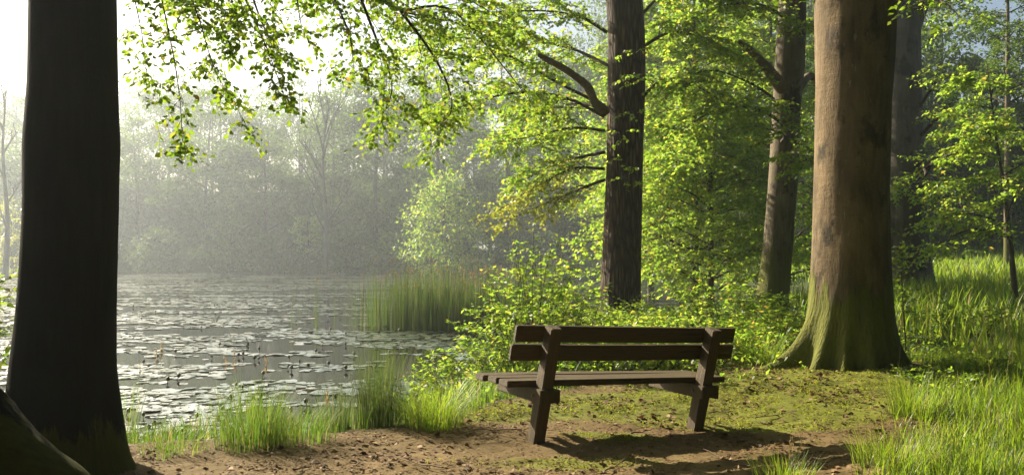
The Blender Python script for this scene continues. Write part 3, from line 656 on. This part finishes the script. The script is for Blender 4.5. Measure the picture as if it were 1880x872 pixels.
# ------------------------------------------------------------------ grass, reeds, lilies
def blades(name, x, y, z, h, wd, bend, mat, r, parent=None, az=None):
    n = len(x); a = r.uniform(0, 6.283, n) if az is None else az; dx, dy = np.cos(a), np.sin(a); sx, sy = -dy, dx
    V = np.zeros((n, 8, 3)); ts = (0, .4, .75, 1.0); ws = (1, .85, .55, .08)
    for k in range(4):
        off = bend*h*ts[k]**2; zz = z + h*ts[k]*(1 - .25*bend*ts[k])
        for s, sg in ((0, -1), (1, 1)):
            V[:, 2*k+s, 0] = x + dx*off + sg*sx*wd*ws[k]*.5; V[:, 2*k+s, 1] = y + dy*off + sg*sy*wd*ws[k]*.5; V[:, 2*k+s, 2] = zz
    f = np.array([0, 1, 3, 2, 2, 3, 5, 4, 4, 5, 7, 6]); Lp = (np.arange(n)[:, None]*8 + f).ravel()
    return mesh_obj(name, V.reshape(-1, 3), Lp, np.full(n*3, 4), mat, parent)
r = np.random.default_rng(200)
def scatter(n, x0, x1, y0, y1, dens):
    x = r.uniform(x0, x1, n); y = r.uniform(y0, y1, n); k = r.random(n) < dens(x, y); return x[k], y[k]
trunks = [(3.87, 9.9, .75), (2.18, 17.5, .45), (5.0, 17, .4), (12.3, 27, 1.0), (-3.0, 5.9, .62), (-3.5, 4.6, 1.0)]
def free(x, y):
    k = np.ones(len(x), bool)
    for a, b, q in trunks: k &= np.hypot(x-a, y-b) > q
    return k
# meadow on the right
def dm(x, y):
    e = x - .5*(y-5.6) + (fbm(x*1.3, y*1.3, 31, 3)-.45)*1.3
    return sstep(2.2, 3.3, e) * (.35 + .65*sstep(.35, .6, fbm(x*1.1, y*1.1, 52, 3))) * (y < 11.5) + (y >= 11.5)*sstep(4.8, 7.0, x - (y-11.5)*.12)*(.4+.6*sstep(.35, .6, fbm(x*.8, y*.8, 53, 3)))
x, y = scatter(110000, 1.8, 9.0, 4.6, 12, dm); k = free(x, y); x, y = x[k], y[k]
hN = .16 + .42*fbm(x*.9, y*.9, 54, 3)*sstep(2.2, 4.2, x - .5*(y-5.6))
g1 = blades('meadow_grass', x, y, gz(x, y)-.02, hN*r.uniform(.6, 1.35, len(x)), r.uniform(.004, .010, len(x)), r.uniform(.1, .75, len(x)), M['grass'], r)
tag(g1, 'tall sunlit meadow grass right of the path', 'grass', None, 'stuff')
x, y = scatter(70000, 4.5, 30, 11, 46, dm); k = free(x, y) & (lake_sd(x, y) > .1); x, y = x[k], y[k]
g2 = blades('meadow_grass', x, y, gz(x, y)-.02, .62*r.uniform(.45, 1.3, len(x)), r.uniform(.012, .03, len(x)), r.uniform(.1, .7, len(x)), M['grass'], r)
tag(g2, 'bright far meadow grass beyond the thickest beech', 'grass', None, 'stuff')
# seed stalks in the meadow
x, y = scatter(420, 3.6, 9, 5.2, 13, lambda a, b: dm(a, b)*.8); h = r.uniform(.6, 1.15, len(x)); az = r.uniform(0, 6.28, len(x)); bd = r.uniform(.05, .3, len(x))
o = blades('dry_stalks', x, y, gz(x, y), h, np.full(len(x), .004), bd, M['seed'], r, None, az); tag(o, 'thin dry grass stalks rising above the meadow', 'stalks', None, 'stuff')
# bank grass along the shore
def db(x, y):
    s = lake_sd(x, y); e = s + (fbm(x*2, y*2, 35, 3)-.45)*1.0
    return sstep(2.3, 1.4, e) * sstep(-.35, 0, s) * (.25 + .75*sstep(.4, .6, fbm(x*1.8, y*1.8, 61, 3)))
x, y = scatter(60000, -7, 1.2, 6.0, 16, db); k = free(x, y); x, y = x[k], y[k]
hb = (.10 + .42*fbm(x*1.3, y*1.3, 62, 3))
o = blades('bank_grass', x, y, gz(x, y)-.02, hb*r.uniform(.5, 1.3, len(x)), r.uniform(.004, .009, len(x)), r.uniform(.1, .7, len(x)), M['bank_blade'], r); tag(o, 'fresh green grass along the near pond bank', 'grass', None, 'stuff')
x, y = scatter(30000, 12, 45, 30, 66, lambda a, b: (lake_sd(a, b) > .1)*.9); x2, y2 = scatter(24000, -4, 22, 52, 72, lambda a, b: (lake_sd(a, b) > 0)*sstep(9, 2, lake_sd(a, b))); x = np.concatenate([x, x2]); y = np.concatenate([y, y2])
o = blades('shore_grass', x, y, gz(x, y)-.05, .7*r.uniform(.5, 1.3, len(x)), r.uniform(.04, .09, len(x)), r.uniform(.1, .6, len(x)), M['grass'], r); tag(o, 'hazy grass on the far inlet shore', 'grass', None, 'stuff')
# tufts
def tuft(name, label, px, py, zg, n, rad, h, bend, mat, seed, cat='grass tuft', wd=(.0025, .0055), stalks=0):
    q = np.random.default_rng(seed); c = G(px, py, zg); root = empty(name, (c[0], c[1], gz1(*c)), label, cat)
    a = q.uniform(0, 6.283, n); rr = rad*np.sqrt(q.random(n)); x = c[0]+np.cos(a)*rr; y = c[1]+np.sin(a)*rr
    blades('blade_mass', x, y, np.maximum(gz(x, y), WZ-.15)-.02, h*q.uniform(.55, 1.15, n), q.uniform(*wd, n), bend*q.uniform(.3, 1.3, n), mat, q, root, a + q.normal(0, .5, n))
    if stalks:
        a = q.uniform(0, 6.28, stalks); rr = rad*.9*np.sqrt(q.random(stalks)); x = c[0]+np.cos(a)*rr; y = c[1]+np.sin(a)*rr; hs = h*q.uniform(1.1, 1.5, stalks); bd = q.uniform(.1, .3, stalks)
        m = 16; tx = x + np.cos(a)*bd*hs; ty = y + np.sin(a)*bd*hs; tz = gz(x, y) + hs*(1-.25*bd)
        for i in range(stalks):
            j = slice(i, i+1); so = blades('stalk', x[j], y[j], gz(x[j], y[j]), hs[j], np.full(1, .004), bd[j], M['reed'], q, root, a[j])
            L = Leaves(); L.add(np.array([tx[i], ty[i], tz[i]]) - np.array(root.location) - np.linspace(0, .13, m)[:, None]*UP + q.normal(0, .005, (m, 3)), UP + q.normal(0, .35, (m, 3)), q.normal(0, 1, (m, 3)), q.uniform(.015, .03, m))
            so2 = L.build('seed_head', M['seed'], None); so2.parent = so
tuft('sedge_tuft', 'dark upright sedge clump at the water edge, left of the bench', 695, 800, -.15, 520, .20, .72, .25, M['reed'], 301)
tuft('sedge_tuft', 'bright arching sedge clump between dark sedge and bench', 795, 790, -.05, 620, .24, .48, .75, M['grass'], 302)
tuft('sedge_tuft', 'thin dark sedge left of the darkest clump', 620, 805, -.2, 240, .22, .52, .25, M['reed'], 303)
tuft('grass_tuft', 'tall yellow-green grass tuft with seed heads on the bank', 460, 828, -.05, 520, .26, .52, .4, M['bank_blade'], 304, stalks=3)
tuft('grass_tuft', 'lower bright grass tuft right of the tall seeding tuft', 545, 822, -.08, 420, .30, .36, .5, M['bank_blade'], 305, stalks=1)
tuft('grass_tuft', 'grass blades growing against the right side of the dark trunk', 225, 800, -.2, 120, .16, .75, .25, M['bank_blade'], 306, stalks=4)
tuft('grass_tuft', 'sparse grass at the left edge beside the dark trunk', 12, 800, -.2, 90, .16, .7, .25, M['reed'], 307, stalks=3)
tuft('grass_tuft', 'small bright grass tuft low on the bank by the trunk root', 320, 838, -.05, 200, .25, .22, .6, M['bank_blade'], 308)
tuft('grass_tuft', 'tall stalky grass tuft at the right foot of the thickest beech', 1675, 765, 0, 380, .20, .42, .6, M['grass'], 309)
tuft('grass_tuft', 'isolated bright grass tuft on the path at lower right', 1640, 850, 0, 520, .26, .30, .7, M['grass'], 310)
tuft('grass_tuft', 'small grass tuft at the bottom edge of the path', 1440, 872, 0, 220, .20, .2, .6, M['grass'], 311, stalks=3)
tuft('grass_tuft', 'arching grass tuft between the bench and the thickest beech', 1395, 680, 0, 380, .3, .42, .7, M['grass'], 312)
# reeds
n = 2300; a = r.uniform(0, 6.283, n); q = r.random(n)**.62; x = -1.2 + np.cos(a)*q*2.6 + r.normal(0, .15, n); y = 22.9 + np.sin(a)*q*1.6
x = np.where(r.random(n) < .12, x - r.exponential(.5, n), x)
hr = r.uniform(1.0, 1.85, n)*(.6+.75*fbm(x*1.1, y*1.1, 71, 2)) + .3; br2 = r.uniform(0, .22, n)*r.random(n); ar = r.uniform(0, 6.283, n)
o = blades('reeds', x, y, np.full(n, WZ-.3), hr, r.uniform(.010, .026, n), br2, M['reed'], r, None, ar); tag(o, 'stand of reeds rising from the pond', 'reeds', None, 'stuff')
L = Leaves()
for i in np.where(r.random(n) < .14)[0]:
    L.add(np.array([x[i] + math.cos(ar[i])*br2[i]*hr[i], y[i] + math.sin(ar[i])*br2[i]*hr[i], WZ - .3 + hr[i]*(1-.25*br2[i])]) + r.normal(0, .022, (5, 3))*np.array([.6, .6, 2]), UP + r.normal(0, .4, (5, 3)), r.normal(0, 1, (5, 3)), r.uniform(.03, .06, 5))
o = L.build('reeds', M['seed'], None); tag(o, 'brown flowering tips over the reed stand', 'reeds', None, 'stuff')
# lily pads
pad_m = []
for v in range(4):
    q = np.random.default_rng(400+v); th = np.linspace(.16, 6.12, 15); rr = 1 + q.normal(0, .03, 15)
    V = np.concatenate([[(0, 0, .0)], np.stack([np.cos(th)*rr, np.sin(th)*rr*.92, q.normal(.02, .02, 15)], 1)]); pad_m.append(V)
n = 170000; d = np.sqrt(r.uniform(8.8**2, 71**2, n)); px = r.uniform(-60, 1330, n); x = (px-940)/F*d; y = d
sd = lake_sd(x, y); cl = fbm(x*.4, y*1.0, 81, 4) + .55*(fbm(x*1.6, y*2.6, 83, 3)-.45)
k = (sd < -.35) & (cl > .437 + .015*sstep(30, 50, d)) & (r.random(n) < .9)
k &= ~((np.abs(x+1.4) < 2.2) & (np.abs(y-22.9) < 1.4))
x, y, d, px = x[k], y[k], d[k], px[k]; o_ = np.argsort(d); x, y, d, px = x[o_], y[o_], d[o_], px[o_]
siz = r.uniform(.04, .112, len(x)); rot = r.uniform(0, 6.28, len(x))
inv = np.where((px > 0) & (px < 900) & ((px > 225) | (px < 10)))[0][:300]
rest = np.setdiff1d(np.arange(len(x)), inv)
pm = []
for V in pad_m:
    me = bpy.data.meshes.new('lily_pad'); me.from_pydata([tuple(v) for v in V], [], [(0, i, i+1) for i in range(1, 15)]); me.materials.append(M['pad']); pm.append(me)
for i in inv:
    o = link(bpy.data.objects.new('lily_pad', pm[i % 4])); o.location = (x[i], y[i], WZ + .004 + .008*r.random()); o.scale = (siz[i], siz[i], siz[i]); o.rotation_euler = (r.normal(-.012, .04), r.normal(0, .04), rot[i])
    tag(o, 'glossy round lily pad floating flat on the nearer pond water', 'lily pad', 'lily pads on the nearer pond water')
Vs = []; Ls = []; tot = 0; base = np.array([(0, i, i+1) for i in range(1, 15)])
for v in range(4):
    j = rest[rest % 4 == v]; c, s = np.cos(rot[j]), np.sin(rot[j]); V = pad_m[v]
    tlt = r.normal(0, .04, (len(j), 2))
    xx = siz[j][:, None]*(V[None, :, 0]*c[:, None] - V[None, :, 1]*s[:, None]); yy = siz[j][:, None]*(V[None, :, 0]*s[:, None] + V[None, :, 1]*c[:, None])
    zz = WZ + .004 + .008*r.random((len(j), 1)) + siz[j][:, None]*V[None, :, 2] + xx*tlt[:, :1] + yy*tlt[:, 1:]
    Vs.append(np.stack([xx + x[j][:, None], yy + y[j][:, None], zz], -1).reshape(-1, 3))
    Ls.append((np.arange(len(j))[:, None, None]*16 + base[None] + tot).ravel()); tot += len(j)*16
Ls = np.concatenate(Ls); o = mesh_obj('lily_pads', np.concatenate(Vs), Ls, np.full(len(Ls)//3, 3), M['pad']); tag(o, 'carpet of small lily pads across the farther pond', 'lily pads', None, 'stuff')
# lily buds
t = Tubes(); t.tube([(0, 0, -.1), (0, 0, .035)], [.006, .006], 5); t.tube([(0, 0, .03), (0, 0, .038), (0, 0, .06), (.002, 0, .078), (.003, 0, .088)], [.006, .020, .026, .016, .003], 8)
bud = t.build('lily_bud', M['bud']); COL.objects.unlink(bud); bmesh_ = bud.data; bpy.data.objects.remove(bud)
pick = [(r.uniform(230, 780), r.uniform(560, 800)) for _ in range(90)]; nb = 0
for pxx, pyy in pick:
    c = G(pxx, pyy, WZ)
    if lake_sd(np.array([c[0]]), np.array([c[1]]))[0] > -.5: continue
    o = link(bpy.data.objects.new('lily_bud', bmesh_)); o.location = (c[0], c[1], WZ); o.rotation_euler = (r.normal(0, .15), r.normal(0, .15), r.uniform(0, 6)); s = r.uniform(.8, 1.3); o.scale = (s, s, s)
    tag(o, 'small dark lily bud standing just above the pond water', 'lily bud', 'lily buds above the pond')

# ------------------------------------------------------------------ bushes and undergrowth
def shrub(name, label, cat, px, py, zg, h, spread, n, size, mat, seed, c1=8, c2=3, l1=.35, d=None, flat=.7, sprawl=1.0):
    q = np.random.default_rng(seed); c = G(px, py, zg) if d is None else np.array([(px-940)/F*d, d]); g = gz1(*c)
    root = empty(name, (c[0], c[1], g), label, cat); W = Tubes(); L = Leaves()
    for i in range(n):
        a = q.uniform(0, 6.283); ro = spread*np.sqrt(q.random()); b = np.array([c[0]+math.cos(a)*ro*.6, c[1]+math.sin(a)*ro*.6, 0]); b[2] = gz1(b[0], b[1]) - .05
        hh = h*(1 - .45*(ro/spread)**2)*q.uniform(.6, 1.1); e = b + np.array([math.cos(a)*ro*.7*sprawl, math.sin(a)*ro*.7*sprawl, hh]); m = (b+e)/2 + q.normal(0, .05, 3)*hh + UP*.1*hh
        grow(W, L, curve([b, m, e], 9), .008, .002, c1, l1*q.uniform(.7, 1.2), c2, l1*.45, size, sp=size*.62, flat=flat, droop=.12, t0=.12, r=q, lift=.25, seg=4)
    W.build('stem', M['twig'], root); L.build('foliage', mat, root, LEAF_NETTLE); return root
shrub('bramble_bush', 'tall bright green bush on the bank behind the left end of the bench', 'bush', 985, 0, 0, 1.75, .74, 56, .070, M['sunny_leaf'], 501, d=10.9)
shrub('bramble_bush', 'low bright bush sloping to the water, left of the tall bank bush', 'bush', 890, 0, 0, .85, .65, 30, .065, M['sunny_leaf'], 502, d=10.2)
shrub('bramble_bush', 'wide green bush behind the middle of the bench', 'bush', 1120, 0, 0, .50, 1.0, 40, .06, M['sunny_leaf'], 503, d=10.3)
shrub('bramble_bush', 'layered pale green bush at the left foot of the leaning tree', 'bush', 1335, 0, 0, 1.25, .9, 34, .085, M['sunny_leaf'], 504, d=14.2, flat=1.2)
shrub('bramble_bush', 'dense bush behind the right end of the bench', 'bush', 1255, 0, 0, .62, .95, 38, .07, M['sunny_leaf'], 505, d=11.2)
shrub('bramble_bush', 'shrubby growth around the foot of the oak', 'bush', 1150, 0, 0, .50, 1.2, 34, .07, M['sunny_leaf'], 506, d=15.6)
shrub('bramble_bush', 'leafy low bush between leaning tree and thickest beech', 'bush', 1430, 0, 0, .6, .8, 30, .07, M['sunny_leaf'], 507, d=12.0)
shrub('nettle_patch', 'leafy nettles in the meadow at lower right', 'plant', 1790, 0, 0, .32, .4, 16, .05, M['sunny_leaf'], 508, d=9.0, c2=1, l1=.16)
shrub('nettle_patch', 'leafy shrub in the meadow behind the sapling', 'plant', 1770, 0, 0, .7, .6, 20, .06, M['sunny_leaf'], 509, d=14.5, l1=.25)
shrub('nettle_patch', 'low leafy plants behind the grass tuft by the thickest beech', 'plant', 1720, 0, 0, .3, .35, 14, .05, M['sunny_leaf'], 510, d=8.6, c2=1, l1=.15)
shrub('bramble_bush', 'unseen dense bush added beyond the left edge to shade the foreground', 'bush', -420, 0, 0, 3.2, 1.6, 80, .10, M['beech_leaf'], 511, d=7.5)  # out of view, added to throw shade on the left foreground
shrub('bramble_bush', 'second unseen bush added beyond the left edge to shade the foreground, nearer the path', 'bush', -470, 0, 0, 2.6, 1.4, 60, .10, M['beech_leaf'], 512, d=6.3)  # another added shade caster, also out of view
# sapling right of the big beech
q = np.random.default_rng(520); c = (P(1660, 640, 11.2)); g = gz1(c[0], c[1]); root = empty('holly_sapling', (c[0], c[1], g), 'slim dark sapling growing right of the thickest beech', 'sapling')
W = Tubes(); L = Leaves(); st = curve([(c[0]+.03, c[1], g-.05), (c[0], c[1], g+.5), (c[0]-.03, c[1], g+1.0), (c[0]-.02, c[1], P(0, 465, 11.2)[2])], 16)
grow(W, L, st, .012, .003, 22, .34, 3, .13, .055, flat=.9, droop=.1, t0=.3, r=q, lift=.2); W.build('stem', M['twig'], root); L.build('foliage', M['beech_leaf'], root, LEAF_NEAR)
# tall thin shoots over the bank bush
q = np.random.default_rng(530); W = Tubes(); L = Leaves(); b = np.array([(975-940)/F*10.9, 10.9, -.1]); root = empty('willow_shoots', (b[0], b[1], gz1(b[0], b[1])), 'thin upright shoots rising above the tall bank bush', 'plant')
for tx, ty in ((945, 445), (980, 425), (1013, 450), (1060, 500), (860, 570), (830, 590)):
    e = P(tx, ty, 10.7); grow(W, L, curve([b, (b+e)/2 + np.array([0, 0, .15]), e], 12), .006, .002, 14, .13, 1, .06, .065, flat=.5, t0=.35, r=q, lift=.3, seg=4)
W.build('stem', M['twig'], root); L.build('foliage', M['sunny_leaf'], root, LEAF_NETTLE)
# ground cover under the bushes
def dug(x, y):
    return (x < 5.6 + .1*(y-9)) * (lake_sd(x, y) > -.1) * sstep(8.9, 9.7, y + (fbm(x, y, 91, 3)-.45)*1.4 + .25*np.abs(x-1)*(x < 1)) * (1-np.exp(-((x-3.9)/1.3)**2-((y-9.3)/1.3)**2)) * sstep(19, 16, y)
x, y = scatter(26000, -1.2, 9, 8.3, 19, dug); k = free(x, y); x, y = x[k], y[k]; n = len(x)
L = Leaves(); L.add(np.stack([x, y, gz(x, y) + r.random(n)**1.5*.34], 1), r.normal(0, 1, (n, 3)) - UP*.2, UP + r.normal(0, .45, (n, 3)), r.uniform(.05, .09, n))
tag(L.build('undergrowth', M['sunny_leaf'], None, LEAF_NETTLE), 'low leafy undergrowth behind the bench', 'undergrowth', None, 'stuff')
# moss tufts, leaf litter and twigs on the path
x, y = scatter(90000, -1.5, 6.0, 5.2, 10.5, lambda a, b: np.clip(moss_at(a, b)[0]*1.1-.25, 0, 1)*(fbm(a*6, b*6, 95, 3) > .42)); mz = moss_at(x, y)[2]; n = len(x)
L = Leaves(); L.add(np.stack([x, y, mz], 1), UP*.9 + r.normal(0, .6, (n, 3)), r.normal(0, 1, (n, 3)), r.uniform(.010, .024, n))
tag(L.build('moss', M['moss_tuft'], None), 'yellow-green moss cushions on the path and around roots', 'moss', None, 'stuff')
x, y = scatter(60000, -3.2, 5.5, 4.8, 10, lambda a, b: (1-moss_at(a, b)[1])*(.25+.75*(fbm(a*2.2, b*2.2, 97, 3) > .45))); n = len(x)
L = Leaves(); L.add(np.stack([x, y, moss_at(x, y)[2] + .006], 1), r.normal(0, 1, (n, 3))*np.array([1, 1, .14]), UP + r.normal(0, .22, (n, 3)), r.uniform(.010, .034, n))
tag(L.build('leaf_litter', M['litter'], None), 'brown fallen leaves and scraps on the bare path', 'litter', None, 'stuff')
x, y = scatter(9000, -3.2, 5.5, 4.8, 10, lambda a, b: (1-moss_at(a, b)[1])*(.15+.85*(fbm(a*1.6, b*1.6, 98, 3) > .5))); n = len(x)
L = Leaves(); L.add(np.stack([x, y, moss_at(x, y)[2] + .008], 1), r.normal(0, 1, (n, 3))*np.array([1, 1, .15]), UP + r.normal(0, .4, (n, 3)), r.uniform(.03, .06, n))
tag(L.build('leaf_litter', M['litter'], None, LEAF_NEAR), 'larger dry beech leaves strewn over the path', 'litter', None, 'stuff')
# fallen twigs on the path
q = np.random.default_rng(600)
for k, (pxx, pyy) in enumerate([(1180, 792), (1130, 858), (905, 790), (1330, 835), (760, 850), (1510, 745), (1420, 760), (560, 860)]):
    c = G(pxx, pyy); a_ = q.uniform(0, 3.14); ln = q.uniform(.12, .3); t = np.linspace(-1, 1, 7); z0 = float(moss_at(np.array([c[0]]), np.array([c[1]]))[2][0]) + .012
    T = Tubes(); T.tube(np.stack([t*ln*math.cos(a_), t*ln*math.sin(a_), .012*np.abs(t)], 1) + q.normal(0, .008, (7, 3))*np.array([1, 1, .3]), np.linspace(.006, .002, 7), 5)
    o = T.build('fallen_twig', M['dead']); o.location = (c[0], c[1], z0); tag(o, 'thin bare twig lying on the earth path near the bench', 'twig', 'fallen twigs on the path')
